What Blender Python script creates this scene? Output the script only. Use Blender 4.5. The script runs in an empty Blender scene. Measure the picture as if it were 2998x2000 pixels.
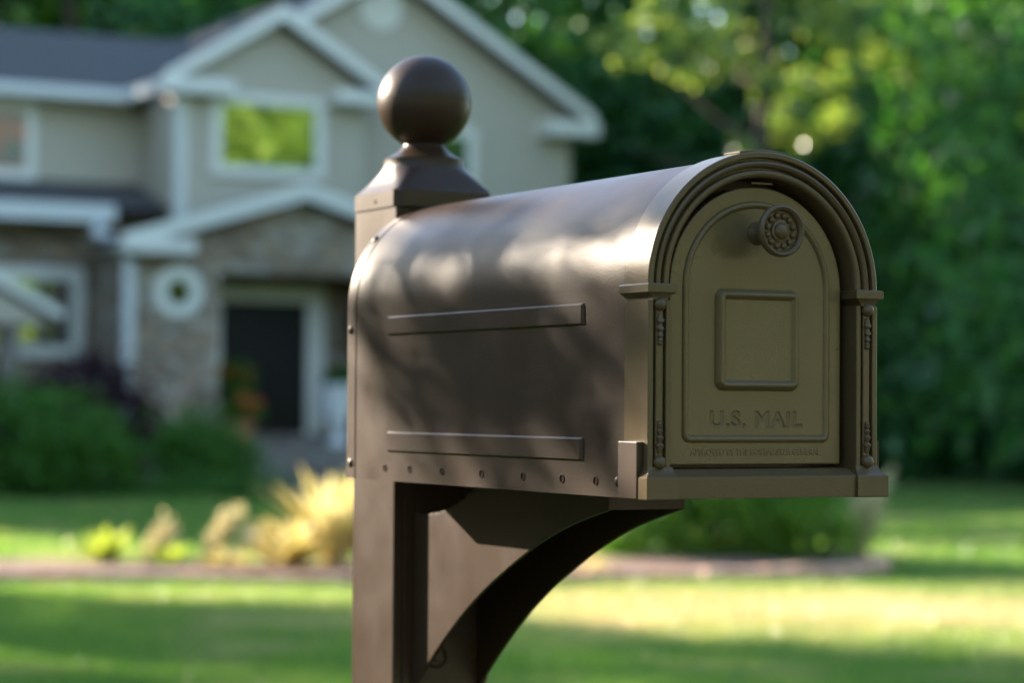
import bpy, bmesh, math, random
import numpy as np
from mathutils import Matrix, Vector
R_ = math.radians
scene = bpy.context.scene
COL = scene.collection
rnd = random.Random(7)

# ---------------------------------------------------------------- camera
cam_d = bpy.data.cameras.new("camera"); cam = bpy.data.objects.new("camera", cam_d); COL.objects.link(cam)
cam_d.lens = 84.97; cam_d.sensor_width = 36.0; cam_d.sensor_fit = 'HORIZONTAL'
cam_d.clip_start = 0.05; cam_d.clip_end = 2000
PITCH, ROLL = R_(1.512), R_(0.382)
fw = Vector((0, math.cos(PITCH), math.sin(PITCH))); rt = Vector((1, 0, 0)); up = rt.cross(fw)
rt2 = rt*math.cos(ROLL) + up*math.sin(ROLL); up2 = up*math.cos(ROLL) - rt*math.sin(ROLL)
CM = Matrix((rt2, up2, -fw)).transposed().to_4x4(); CM.translation = (0, 0, 1.152)
cam.matrix_world = CM
cam_d.dof.use_dof = True; cam_d.dof.focus_distance = 1.96; cam_d.dof.aperture_fstop = 5.0
scene.camera = cam

# ---------------------------------------------------------------- light
SUN = Vector((-0.768, 0.538, 0.348)).normalized()
EL = math.asin(SUN.z); AZ = math.atan2(SUN.x, SUN.y)
world = bpy.data.worlds.new("World"); scene.world = world; world.use_nodes = True
wn = world.node_tree; bg = wn.nodes["Background"]
sky = wn.nodes.new("ShaderNodeTexSky"); sky.sky_type = 'NISHITA'; sky.sun_disc = False
sky.sun_elevation = EL; sky.sun_rotation = AZ; sky.air_density = 1.0; sky.dust_density = 0.4
wn.links.new(sky.outputs[0], bg.inputs[0]); bg.inputs[1].default_value = 0.15
sd = bpy.data.lights.new("sun", 'SUN'); so = bpy.data.objects.new("sun", sd); COL.objects.link(so)
sd.energy = 4.7; sd.angle = R_(0.5); sd.color = (1.0, 0.855, 0.68)
so.rotation_euler = SUN.to_track_quat('Z', 'Y').to_euler()
scene.view_settings.view_transform = 'Standard'; scene.view_settings.look = 'None'
scene.view_settings.gamma = 1.0; scene.view_settings.exposure = 1.95

# ---------------------------------------------------------------- materials
def nodes(m): return m.node_tree.nodes, m.node_tree.links
def mat(name, col, rough=.6, metal=0., spec=.5, noise=None, bump=None, ior=None, coat=0.):
    m = bpy.data.materials.new(name); m.use_nodes = True; n, l = nodes(m); b = n["Principled BSDF"]
    b.inputs["Base Color"].default_value = (*col, 1); b.inputs["Roughness"].default_value = rough
    b.inputs["Metallic"].default_value = metal; b.inputs["Specular IOR Level"].default_value = spec
    if ior: b.inputs["IOR"].default_value = ior
    if coat: b.inputs["Coat Weight"].default_value = coat; b.inputs["Coat Roughness"].default_value = .25
    tc = n.new("ShaderNodeTexCoord")
    if noise:   # (scale, colour2, detail)
        t = n.new("ShaderNodeTexNoise"); t.inputs["Scale"].default_value = noise[0]; t.inputs["Detail"].default_value = noise[2]
        l.new(tc.outputs["Object"], t.inputs["Vector"])
        r = n.new("ShaderNodeValToRGB"); r.color_ramp.elements[0].position = .35; r.color_ramp.elements[1].position = .65
        r.color_ramp.elements[0].color = (*col, 1); r.color_ramp.elements[1].color = (*noise[1], 1)
        l.new(t.outputs[0], r.inputs[0]); l.new(r.outputs[0], b.inputs["Base Color"])
    if bump:    # (scale, strength, distance)
        t = n.new("ShaderNodeTexNoise"); t.inputs["Scale"].default_value = bump[0]; t.inputs["Detail"].default_value = 3
        l.new(tc.outputs["Object"], t.inputs["Vector"])
        bp = n.new("ShaderNodeBump"); bp.inputs["Strength"].default_value = bump[1]; bp.inputs["Distance"].default_value = bump[2]
        l.new(t.outputs[0], bp.inputs["Height"]); l.new(bp.outputs[0], b.inputs["Normal"])
    return m

def bronze(name, col, rough):
    """dark bronze powder coat: fine orange-peel grain, faint dust and rub marks in the gloss"""
    m = mat(name, col, rough, .1, .34, bump=(800, .3, .0005))
    n, l = nodes(m); b = n["Principled BSDF"]; tc = n["Texture Coordinate"]
    t = n.new("ShaderNodeTexNoise"); t.inputs["Scale"].default_value = 14; t.inputs["Detail"].default_value = 6
    l.new(tc.outputs["Object"], t.inputs["Vector"])
    mr = n.new("ShaderNodeMapRange"); mr.inputs[1].default_value = .3; mr.inputs[2].default_value = .7
    mr.inputs[3].default_value = rough-.04; mr.inputs[4].default_value = rough+.06
    l.new(t.outputs[0], mr.inputs[0]); l.new(mr.outputs[0], b.inputs["Roughness"])
    s = n.new("ShaderNodeTexNoise"); s.inputs["Scale"].default_value = 900; s.inputs["Detail"].default_value = 2
    l.new(tc.outputs["Object"], s.inputs["Vector"])
    mx = n.new("ShaderNodeMix"); mx.data_type = 'RGBA'; mx.inputs[6].default_value = (*[c*.92 for c in col], 1); mx.inputs[7].default_value = (*[c*1.08 for c in col], 1)
    l.new(s.outputs[0], mx.inputs[0]); l.new(mx.outputs[2], b.inputs["Base Color"])
    return m

def siding_mat():
    m = mat("siding", (.47, .41, .305), .6); n, l = nodes(m); b = n["Principled BSDF"]; tc = n["Texture Coordinate"]
    sp = n.new("ShaderNodeSeparateXYZ"); l.new(tc.outputs["Object"], sp.inputs[0])
    mu = n.new("ShaderNodeMath"); mu.operation = 'MULTIPLY'; mu.inputs[1].default_value = 1/.115; l.new(sp.outputs[2], mu.inputs[0])
    fr = n.new("ShaderNodeMath"); fr.operation = 'FRACT'; l.new(mu.outputs[0], fr.inputs[0])
    inv = n.new("ShaderNodeMath"); inv.operation = 'SUBTRACT'; inv.inputs[0].default_value = 1; l.new(fr.outputs[0], inv.inputs[1])
    bp = n.new("ShaderNodeBump"); bp.inputs["Strength"].default_value = .9; bp.inputs["Distance"].default_value = .014
    l.new(inv.outputs[0], bp.inputs["Height"]); l.new(bp.outputs[0], b.inputs["Normal"])
    return m

def stone_mat():
    m = mat("stone_veneer", (.2, .17, .14), .85); n, l = nodes(m); b = n["Principled BSDF"]; tc = n["Texture Coordinate"]
    mp = n.new("ShaderNodeMapping"); mp.inputs["Scale"].default_value = (3.2, 3.2, 6.5); l.new(tc.outputs["Object"], mp.inputs[0])
    v = n.new("ShaderNodeTexVoronoi"); v.inputs["Scale"].default_value = 1.0; l.new(mp.outputs[0], v.inputs["Vector"])
    e = n.new("ShaderNodeTexVoronoi"); e.feature = 'DISTANCE_TO_EDGE'; e.inputs["Scale"].default_value = 1.0; l.new(mp.outputs[0], e.inputs["Vector"])
    sp = n.new("ShaderNodeSeparateColor"); l.new(v.outputs["Color"], sp.inputs[0])
    r = n.new("ShaderNodeValToRGB"); cr = r.color_ramp
    cr.elements[0].color = (.22, .155, .10, 1); cr.elements[1].color = (.52, .44, .32, 1)
    for p, c in ((.25, (.32, .23, .15)), (.5, (.42, .29, .18)), (.75, (.38, .33, .26))):
        x = cr.elements.new(p); x.color = (*c, 1)
    l.new(sp.outputs[0], r.inputs[0])
    mr = n.new("ShaderNodeMapRange"); mr.inputs[1].default_value = 0; mr.inputs[2].default_value = .08; l.new(e.outputs[0], mr.inputs[0])
    mx = n.new("ShaderNodeMix"); mx.data_type = 'RGBA'; mx.inputs[6].default_value = (.26, .23, .2, 1)
    l.new(mr.outputs[0], mx.inputs[0]); l.new(r.outputs[0], mx.inputs[7]); l.new(mx.outputs[2], b.inputs["Base Color"])
    bp = n.new("ShaderNodeBump"); bp.inputs["Strength"].default_value = 1; bp.inputs["Distance"].default_value = .03
    l.new(mr.outputs[0], bp.inputs["Height"]); l.new(bp.outputs[0], b.inputs["Normal"])
    return m

def leaf_mat(name, dark, light, trans=.45, rough=.45, tcol=None, gloss=.35, straw_sun=None):
    m = bpy.data.materials.new(name); m.use_nodes = True; n, l = nodes(m); b = n["Principled BSDF"]; out = n["Material Output"]
    g = n.new("ShaderNodeNewGeometry"); r = n.new("ShaderNodeValToRGB")
    r.color_ramp.elements[0].color = (*dark, 1); r.color_ramp.elements[1].color = (*light, 1)
    l.new(g.outputs["Random Per Island"], r.inputs[0]); l.new(r.outputs[0], b.inputs["Base Color"])
    b.inputs["Roughness"].default_value = rough; b.inputs["Specular IOR Level"].default_value = gloss
    t = n.new("ShaderNodeBsdfTranslucent")
    tc = tcol or (1.5, 1.7, .5)
    mu = n.new("ShaderNodeVectorMath"); mu.operation = 'MULTIPLY'; mu.inputs[1].default_value = tc
    l.new(r.outputs[0], mu.inputs[0]); l.new(mu.outputs[0], t.inputs[0])
    if straw_sun:
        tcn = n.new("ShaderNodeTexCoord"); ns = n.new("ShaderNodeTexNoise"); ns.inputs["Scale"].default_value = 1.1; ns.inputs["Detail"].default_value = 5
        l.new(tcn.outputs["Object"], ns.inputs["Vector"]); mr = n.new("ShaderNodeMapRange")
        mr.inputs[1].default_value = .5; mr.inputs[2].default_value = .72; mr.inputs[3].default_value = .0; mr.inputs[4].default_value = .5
        l.new(ns.outputs[0], mr.inputs[0]); mx = n.new("ShaderNodeMix"); mx.data_type = 'RGBA'; mx.inputs[7].default_value = (*straw_sun, 1)
        mp = n.new("ShaderNodeMapping"); mp.vector_type = 'TEXTURE'; mp.inputs["Location"].default_value = (2.0, 13.4, 0); mp.inputs["Scale"].default_value = (5.5, 2.9, 1)  # pale ellipse over the dry-grass noise paints in the sunlit lawn band
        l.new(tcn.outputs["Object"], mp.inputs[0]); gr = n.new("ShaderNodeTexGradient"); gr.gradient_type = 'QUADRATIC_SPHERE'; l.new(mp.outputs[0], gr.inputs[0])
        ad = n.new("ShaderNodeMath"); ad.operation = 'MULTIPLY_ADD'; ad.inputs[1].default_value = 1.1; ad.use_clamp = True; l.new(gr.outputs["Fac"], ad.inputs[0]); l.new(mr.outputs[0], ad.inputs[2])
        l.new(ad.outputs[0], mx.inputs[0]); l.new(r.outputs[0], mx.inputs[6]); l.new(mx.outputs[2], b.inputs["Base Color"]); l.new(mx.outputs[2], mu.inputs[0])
    ms = n.new("ShaderNodeMixShader"); ms.inputs[0].default_value = trans
    l.new(b.outputs[0], ms.inputs[1]); l.new(t.outputs[0], ms.inputs[2]); l.new(ms.outputs[0], out.inputs[0])
    return m

M = dict(
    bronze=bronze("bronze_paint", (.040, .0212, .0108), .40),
    bronze_lit=bronze("bronze_frame_lit", (.098, .067, .031), .33), bronze_door_lit=bronze("bronze_door_lit", (.125, .09, .04), .3),  # same bronze with the olive light on frame and door painted in
    hole_shade=mat("hole_shade_paint", (.02, .018, .015), .9),  # dark colour painted for the shade inside holes
    siding=siding_mat(), stone=stone_mat(),
    trim=mat("white_trim", (.78, .75, .66), .5),
    gutter=mat("white_gutter", (.66, .66, .62), .35),
    roof=mat("shingles", (.05, .048, .048), .85, noise=(18, (.095, .088, .085), 5), bump=(60, .6, .02)),
    wood=mat("porch_ceiling_wood", (.17, .09, .035), .6),
    door=mat("front_door_paint", (.008, .008, .007), .45, 0, .25),
    pane=mat("window_glass", (.012, .016, .014), .03, 0, 1.0, ior=2.9),
    pane_dim=mat('tinted_glass', (.02,.035,.015), .05, 0, .6, ior=1.6),
    reflection_paint=mat('reflection_glass', (.6,.2,.08), .2, noise=(2.2,(.16,.19,.15),3)),  # orange-brown reflection painted into the pane colour
    step=mat("flagstone", (.11, .10, .085), .8, noise=(4, (.24, .22, .19), 4), bump=(30, .5, .01)),
    concrete=mat("concrete", (.13, .11, .09), .85, noise=(5, (.24, .21, .17), 4)),
    asphalt=mat("asphalt", (.05, .05, .05), .85, noise=(150, (.09, .09, .088), 4), bump=(400, .6, .004)),
    soil=mat("lawn_soil", (.035, .085, .014), .95, noise=(1.3, (.055, .12, .02), 6), bump=(90, 1, .02)),
    lawn2=mat('lawn_turf', (.13,.19,.035), .8, noise=(2,(.2,.25,.06),6), bump=(120,1,.03)),
    mulch=mat("bark_mulch", (.2, .11, .075), .95, noise=(25, (.4, .27, .2), 6), bump=(60, 1, .03)),
    paver=mat("red_paver", (.55, .3, .2), .9, noise=(7, (.62, .42, .32), 4), bump=(80, .5, .01)),
    bark=mat("bark", (.07, .05, .035), .9, noise=(12, (.13, .10, .075), 5), bump=(40, 1, .03)),
    clay=mat("terracotta", (.4, .16, .09), .7),
    ceramic=mat("white_glazed", (.75, .77, .76), .35),
    brass=mat("lantern_black", (.03, .03, .03), .4, .5),
    leaf_wood=leaf_mat("leaf_deep", (.025, .10, .04), (.085, .2, .065), .5),
    leaf_mid=leaf_mat("leaf_mid", (.03, .09, .014), (.09, .19, .03), .5),
    leaf_lime=leaf_mat("leaf_lime", (.10, .2, .06), (.4, .43, .18), .5, rough=.26, gloss=.7),
    leaf_added_evergreen=leaf_mat('leaf_added_evergreen', (.008,.022,.01), (.02,.05,.018), .08, gloss=.2),
    leaf_fresh=leaf_mat('leaf_fresh', (.05,.15,.02), (.17,.3,.05), .5),
    leaf_street=leaf_mat('leaf_street', (.1,.21,.02), (.22,.33,.045), .35),
    leaf_bush=leaf_mat("leaf_bush", (.028, .1, .012), (.08, .21, .025), .35),
    leaf_purple=leaf_mat("leaf_purple", (.025, .012, .02), (.06, .025, .035), .3, tcol=(1.6, .8, .9)),
    hosta=leaf_mat("leaf_gold", (.55, .46, .14), (.85, .78, .48), .5, tcol=(1.15, 1.1, .85), gloss=.5, rough=.35),
    hosta_green=leaf_mat("leaf_yellow_green", (.25, .34, .03), (.6, .62, .2), .5, tcol=(1.2, 1.3, .5), gloss=.5),
    plume=leaf_mat("plume", (.52, .5, .3), (.75, .7, .46), .5, tcol=(1.1, 1, .8)),
    grass=leaf_mat("grass_blade", (.03, .15, .018), (.17, .31, .055), .6, rough=.3, tcol=(2.1, 1.7, 1.3), gloss=.9, straw_sun=(.40, .37, .24)),
    petal=leaf_mat("petal_red", (.8, .08, .03), (.9, .25, .08), .4, tcol=(1.2, .9, .8)),
)

# ---------------------------------------------------------------- mesh helpers
def link(o, parent=None):
    COL.objects.link(o)
    if parent is not None: o.parent = parent
    return o
def mesh_obj(name, verts, faces, m, parent=None, sharp=35, bevel=None, wn=False):
    me = bpy.data.meshes.new(name); me.from_pydata([tuple(v) for v in verts], [], faces)
    bm = bmesh.new(); bm.from_mesh(me); bmesh.ops.recalc_face_normals(bm, faces=bm.faces)
    if bevel:
        es = [e for e in bm.edges if len(e.link_faces) == 2 and e.calc_face_angle(0) > R_(50)]
        bmesh.ops.bevel(bm, geom=es, offset=bevel, segments=2, affect='EDGES', profile=.5)
    bm.to_mesh(me); bm.free()
    me.materials.append(m)
    if sharp is not None:
        me.shade_smooth(); me.set_sharp_from_angle(angle=R_(sharp))
        if bevel or wn:
            o = link(bpy.data.objects.new(name, me), parent); md = o.modifiers.new('n', 'WEIGHTED_NORMAL'); md.weight = 100; md.keep_sharp = True
            return o
    return link(bpy.data.objects.new(name, me), parent)
class MB:
    def __init__(s): s.v = []; s.f = []
    def add(s, v, f):
        k = len(s.v); s.v += [tuple(x) for x in v]; s.f += [tuple(i+k for i in q) for q in f]; return s
    def box(s, x0, x1, y0, y1, z0, z1):
        return s.add([(x0,y0,z0),(x1,y0,z0),(x1,y1,z0),(x0,y1,z0),(x0,y0,z1),(x1,y0,z1),(x1,y1,z1),(x0,y1,z1)],
                     [(0,3,2,1),(4,5,6,7),(0,1,5,4),(1,2,6,5),(2,3,7,6),(3,0,4,7)])
    def prism(s, poly, a, b, axis='y'):
        """poly: 2D outline. axis y: (x,z) extruded along y; x: (y,z) along x; z: (x,y) along z"""
        f = {'y': lambda p, t: (p[0], t, p[1]), 'x': lambda p, t: (t, p[0], p[1]), 'z': lambda p, t: (p[0], p[1], t)}[axis]
        n = len(poly); v = [f(p, a) for p in poly] + [f(p, b) for p in poly]
        return s.add(v, [tuple(range(n)), tuple(range(2*n-1, n-1, -1))] + [(i, (i+1) % n, n+(i+1) % n, n+i) for i in range(n)])
    def loft(s, rings, caps=True):
        n = len(rings[0]); v = [p for r in rings for p in r]; f = []
        for k in range(len(rings)-1):
            for i in range(n): f.append((k*n+i, k*n+(i+1) % n, (k+1)*n+(i+1) % n, (k+1)*n+i))
        if caps: f += [tuple(range(n)), tuple(range((len(rings)-1)*n, len(rings)*n))]
        return s.add(v, f)
    def lathe(s, prof, c, axis='z', n=32, caps=True):
        rings = []
        for r, h in prof:
            ring = []
            for i in range(n):
                a = 2*math.pi*i/n; x, y = r*math.cos(a), r*math.sin(a)
                ring.append({'z': (c[0]+x, c[1]+y, c[2]+h), 'y': (c[0]+x, c[1]+h, c[2]+y), 'x': (c[0]+h, c[1]+x, c[2]+y)}[axis])
            rings.append(ring)
        return s.loft(rings, caps)
    def ball(s, c, r, n=20, sx=1, sy=1, sz=1):
        prof = [(max(1e-5, math.sin(math.pi*k/n)), -math.cos(math.pi*k/n)) for k in range(n+1)]
        rings = [[(c[0]+q*r*sx*math.cos(2*math.pi*i/n), c[1]+q*r*sy*math.sin(2*math.pi*i/n), c[2]+h*r*sz) for i in range(n)] for q, h in prof]
        return s.loft(rings)
    def tube(s, pts, rad, n=8):
        rings = []
        for k, p in enumerate(pts):
            p = Vector(p); a = Vector(pts[max(k-1, 0)]); b = Vector(pts[min(k+1, len(pts)-1)]); d = (b-a).normalized()
            u = d.orthogonal().normalized() if abs(d.z) < .9 else d.cross(Vector((0, 1, 0))).normalized(); w = d.cross(u)
            r = rad[k] if hasattr(rad, '__len__') else rad
            rings.append([p + (u*math.cos(2*math.pi*i/n) + w*math.sin(2*math.pi*i/n))*r for i in range(n)])
        return s.loft(rings)
    def obj(s, name, m, parent=None, **k): return mesh_obj(name, s.v, s.f, m, parent, **k)
def thing(name, label, cat, loc=(0,0,0), rz=0, group=None):
    o = bpy.data.objects.new(name, None); link(o); o.location = loc; o.rotation_euler = (0, 0, rz)
    o.empty_display_size = .1; tag(o, label, cat, group); return o
def tag(o, label, cat, group=None, kind=None):
    if label: o['label'] = label
    if cat: o['category'] = cat
    if group: o['group'] = group
    if kind: o['kind'] = kind
    return o
def struct(o): o['kind'] = 'structure'; return o
def soup(name, V, n_per, m, parent=None):
    """many small separate polygons from one numpy array (N*n_per, 3)"""
    V = np.asarray(V, np.float32).reshape(-1, 3); N = len(V)//n_per
    me = bpy.data.meshes.new(name); me.vertices.add(len(V)); me.vertices.foreach_set('co', V.ravel())
    me.loops.add(len(V)); me.loops.foreach_set('vertex_index', np.arange(len(V), dtype=np.int32))
    me.polygons.add(N); me.polygons.foreach_set('loop_start', np.arange(0, len(V), n_per, dtype=np.int32))
    me.update(calc_edges=True); me.materials.append(m)
    return link(bpy.data.objects.new(name, me), parent)
def leaf_cloud(rs, blobs, n, size, clump=.35, nclump=60, droop=.3):
    """blobs: (cx,cy,cz,rx,ry,rz). Leaves gather in clumps spread through each blob; gaps stay between them."""
    blobs = np.array(blobs, float); w = blobs[:,3]*blobs[:,4]*blobs[:,5]; w = w/w.sum()
    bi = rs.choice(len(blobs), nclump, p=w); d = rs.normal(size=(nclump,3)); d /= np.linalg.norm(d, axis=1)[:,None]
    rr = rs.uniform(.35, 1, nclump)**.5; cc = blobs[bi,:3] + d*rr[:,None]*blobs[bi,3:]
    cs = rs.uniform(.5, 1.3, nclump)*clump
    k = rs.randint(0, nclump, n); P = cc[k] + rs.normal(size=(n,3))*cs[k][:,None]*np.array([1,1,.6])*.55
    a = rs.normal(size=(n,3)); a[:,2] -= droop; a /= np.linalg.norm(a, axis=1)[:,None]
    b = rs.normal(size=(n,3)); b -= (b*a).sum(1)[:,None]*a; b /= np.linalg.norm(b, axis=1)[:,None]
    s = size*rs.uniform(.6, 1.3, n)[:,None]; L = a*s; W = b*s*.3
    return np.stack([P, P+L*.45+W, P+L, P+L*.45-W], 1).reshape(-1, 3)
def trunk_mesh(rs, h, r, crown_z, spread, limbs=7, lean=(0, 0)):
    b = MB(); n = 7
    pts = [(lean[0]*t+rs.uniform(-1,1)*.012*h*t, lean[1]*t+rs.uniform(-1,1)*.012*h*t, h*t) for t in np.linspace(0, 1, n)]
    b.tube(pts, [r*(1.35 if k == 0 else 1)*(1-.82*k/(n-1)) for k in range(n)], 9)
    for i in range(limbs):
        t = rs.uniform(crown_z/h, .92); k = t*(n-1); a = int(k); f = k-a
        p = Vector(pts[a]).lerp(Vector(pts[min(a+1, n-1)]), f); an = rs.uniform(0, 6.28); L = spread*rs.uniform(.6, 1)*(1.25-t)
        e = p + Vector((math.cos(an)*L, math.sin(an)*L, L*rs.uniform(.25, .7))); md = p.lerp(e, .5)+Vector((0, 0, -.06*L))
        b.tube([p, md, e], [r*.38*(1.2-t), r*.22*(1.2-t), r*.06], 6)
    return b

# ================================================================ GROUND
g = MB(); g.add([(-260,-200,0),(260,-200,0),(260,320,0),(-260,320,0)], [(0,1,2,3)])
lawn = struct(g.obj('lawn', M['soil'], sharp=None))
YA = R_(27.867)        # the mailbox's depth axis leans this far left of the view
MB_LOC = Vector((1.07135*math.cos(YA)-1.59642*math.sin(YA), 1.07135*math.sin(YA)+1.59642*math.cos(YA), 1.0797))
def mw(u, w, z): return Vector((MB_LOC.x+u*math.cos(YA)-w*math.sin(YA), MB_LOC.y+u*math.sin(YA)+w*math.cos(YA), z))
g = MB(); g.add([mw(-150,-.45,.004), mw(-150,-6.6,.004), mw(150,-6.6,.004), mw(150,-.45,.004)], [(0,1,2,3)])
struct(g.obj('road', M['asphalt'], sharp=None))
g = MB(); g.add([mw(-150,-6.7,.003), mw(-150,-90,.003), mw(150,-90,.003), mw(150,-6.7,.003)], [(0,1,2,3)])
struct(g.obj('far_lawn', M['lawn2'], sharp=None))

# planting bed between the near lawn and the house lawn
def bed_outline():
    f = [(-9,16.3),(-6,15.6),(-3.4,15.25),(-2.0,15.1),(-1.0,15.15),(0.2,15.35),(1.2,15.6),(2.0,16.0),(2.5,16.7),(2.55,17.3)]
    b = [(2.2,17.9),(1.2,18.0),(0.0,17.6),(-1.0,16.9),(-2.0,16.5),(-3.4,16.6),(-6,17.0),(-9,17.6)]
    return f, b
bf, bb = bed_outline()
g = MB(); ML = [(bf[i],(bf[i][0]*.7+bb[len(bb)-1-int(i*7/9)][0]*.3,bf[i][1]*.7+bb[len(bb)-1-int(i*7/9)][1]*.3),(bf[i][0]*.3+bb[len(bb)-1-int(i*7/9)][0]*.7,bf[i][1]*.3+bb[len(bb)-1-int(i*7/9)][1]*.7),bb[len(bb)-1-int(i*7/9)]) for i in range(10)]
g.add([(p[0],p[1],z) for r_ in ML for p, z in zip(r_, (.03,.10,.10,.02))], [(i*4+j,(i+1)*4+j,(i+1)*4+j+1,i*4+j+1) for i in range(9) for j in range(3)])
struct(g.obj('mulch_bed', M['mulch']))
# paver edging along the near side of the bed
g = MB(); rs = np.random.RandomState(3)
for (x0,y0),(x1,y1) in zip(bf[:-1], bf[1:]):
    L = math.hypot(x1-x0, y1-y0); nb = max(1, int(L/.22))
    for i in range(nb):
        t0, t1 = (i+.03)/nb, (i+.97)/nb; dx, dy = (x1-x0)/L, (y1-y0)/L; j = rs.uniform(-.012, .012); h = .10+rs.uniform(-.01,.012)
        a = (x0+(x1-x0)*t0, y0+(y1-y0)*t0); c = (x0+(x1-x0)*t1, y0+(y1-y0)*t1); o1, o2 = -.13+j, .0+j
        q = [(a[0]-dy*o1, a[1]+dx*o1), (c[0]-dy*o1, c[1]+dx*o1), (c[0]-dy*o2, c[1]+dx*o2), (a[0]-dy*o2, a[1]+dx*o2)]
        g.prism(q, .002, h, 'z')
tag(g.obj('garden_edging', M['paver'], bevel=.008), 'low pinkish paver edging along the front of the planting bed behind the mailbox', 'edging')

# grass blades
rs = np.random.RandomState(11)
def blades(n, ylo, yhi, h, wd, wide=.235):
    Y = rs.uniform(ylo, yhi, n)**1.0; X = rs.uniform(-1, 1, n)*(Y*wide+.6)
    keep0 = (X*math.sin(YA)*-1+(Y-MB_LOC.y)*math.cos(YA)+MB_LOC.x*math.sin(YA)) > -.3; X, Y = X[keep0], Y[keep0]
    fy = np.interp(X, [p[0] for p in bf], [p[1] for p in bf]); by = np.interp(X, [p[0] for p in bb[::-1]], [p[1] for p in bb[::-1]])
    keep = ~((Y > fy-.15) & (Y < by) & (X < 2.6)) & ~((Y > 28.6) & (X < -1.2) & (X > -9)) & ~((Y > 30.5) & (X < 3))
    X, Y = X[keep], Y[keep]; n = len(X); a = rs.uniform(0, 6.283, n)
    hh = h*rs.uniform(.6, 1.25, n)*(1+.25*np.sin(X*2.1+Y*.8)); ln = rs.normal(size=(n,2))*.35*hh[:,None]
    dx, dy = np.cos(a)*wd, np.sin(a)*wd; z0 = np.zeros(n)
    return np.stack([np.stack([X-dx, Y-dy, z0],1), np.stack([X+dx, Y+dy, z0],1), np.stack([X+ln[:,0], Y+ln[:,1], hh],1)], 1).reshape(-1,3)
V = np.concatenate([blades(150000, 9.2, 15.6, .055, .0035), blades(90000, 15, 31, .06, .006), blades(12000, 27, 44, .07, .012), blades(110000, 1.8, 15.6, .055, .0045, .6), blades(90000, 12, 34, .06, .009, .5)])
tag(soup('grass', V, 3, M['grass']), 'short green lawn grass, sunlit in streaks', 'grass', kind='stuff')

# ================================================================ HOUSE
HR = R_(29)
house = thing('house', 'two storey house with beige siding, white gables, stone porch and dark shingle roof', 'house', (-3.73, 36.0, 0), HR)
def hb(name, m, parts, parent=house, **k):
    b = MB()
    for p in parts: b.box(*p)
    return b.obj(name, M[m], parent, **k)
WX0, WX1 = -1.58, 1.37       # small projecting gable wing
# --- main gable wall (front at y=0)
MC, MH = 2.0, 3.30           # centre and half width of main gable
def gable_wall(name, m, x0, x1, y0, y1, zb, ze, zp, parent=house):
    xc = (x0+x1)/2; return MB().prism([(x0,zb),(x1,zb),(x1,ze),(xc,zp),(x0,ze)], y0, y1).obj(name, M[m], parent, sharp=30)
PIT = .61
main_wall = gable_wall('wall', 'siding', MC-MH, MC+MH, 0, 9, 0, 5.72, 5.72+MH*PIT)
wing_wall = gable_wall('wall', 'siding', WX0, WX1, -.6, -.003, 3.12, 5.85, 5.85+(WX1-WX0)/2*PIT*1.02)
def gable_roof(x0, x1, ze, zp, y0, y1, t=.12, name='roof', parent=house):
    """two slabs, x0/x1 = eave tips, slightly above the wall"""
    xc = (x0+x1)/2; return MB().prism([(x0,ze),(x0,ze+t),(xc,zp+t),(x1,ze+t),(x1,ze),(xc,zp)], y0, y1).obj(name, M['roof'], parent, sharp=20)
def rakes(x0, x1, ze, zp, y, w=.17, t=.05, parent=house, m='trim'):
    xc = (x0+x1)/2
    for s, xe in ((1, x0), (-1, x1)):
        o = MB().prism([(xe,ze-w*.55),(xe,ze+w*.5),(xc,zp+w*.5),(xc,zp-w*.62)], y-t, y).obj('rake_board', M[m], parent, sharp=20)
        soffit = MB().prism([(xe,ze-.02),(xc,zp-.02),(xc,zp-.05),(xe,ze-.05)], y+.003, y+.35).obj('soffit', M[m], parent, sharp=20)
RO = .20
zeave = 5.72-RO*PIT+.03
main_roof = gable_roof(MC-MH-RO-.1, MC+MH+RO, zeave, 5.75+MH*PIT, -.38, 9.3)
rakes(MC-MH-RO-.1, MC+MH+RO+.02, zeave+.08, 5.75+MH*PIT+.08, -.385)
hb('eave_return', 'trim', [(MC+MH-.62, MC+MH+RO+.08, -.48, .05, 5.42, 5.66)], bevel=.02)
# small wing roof
wz = 5.86; wp = wz+((WX1-WX0)/2+.33)*PIT
gable_roof(WX0-.33, WX1+.33, wz-.16, wp-.16, -.93, -.39, t=.12)
rakes(WX0-.35, WX1+.35, wz-.08, wp-.08, -.935, w=.18)
hb('eave_return', 'trim', [(WX0-.38, WX0+.72, -1.02, -.603, 5.60, 5.80)], bevel=.02)
hb('eave_return', 'trim', [(WX1-.62, WX1+.40, -1.02, -.603, 5.60, 5.80)], bevel=.02)
hb('fascia', 'gutter', [(WX0-.42, WX0-.33, -.93, .55, 5.60, 5.76)])
hb('corner_board', 'trim', [(WX0-.006, WX0+.12, -.625, -.602, 3.4, 5.6)])
d = MB(); d.tube([(WX0-.08,-.72,5.62),(WX0-.06,-.70,5.45),(WX0-.05,-.69,3.5)], .05, 10); d.obj('downspout', M['gutter'], house)
# gable vent
gv = MB().lathe([(.30,0),(.36,-.0),(.36,-.05),(.30,-.06),(.27,-.03)], (1.9,-.003,7.25), 'y', 28).obj('gable_vent', M['trim'], house)
b = MB()
for i in range(6):
    z = -.2+i*.08; h = math.sqrt(.25**2-z*z) if abs(z) < .25 else .05; b.box(1.9-h, 1.9+h, -.065, -.04, 7.25+z-.02, 7.25+z+.015)
b.obj('vent_slat', M['trim'], gv)
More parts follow.
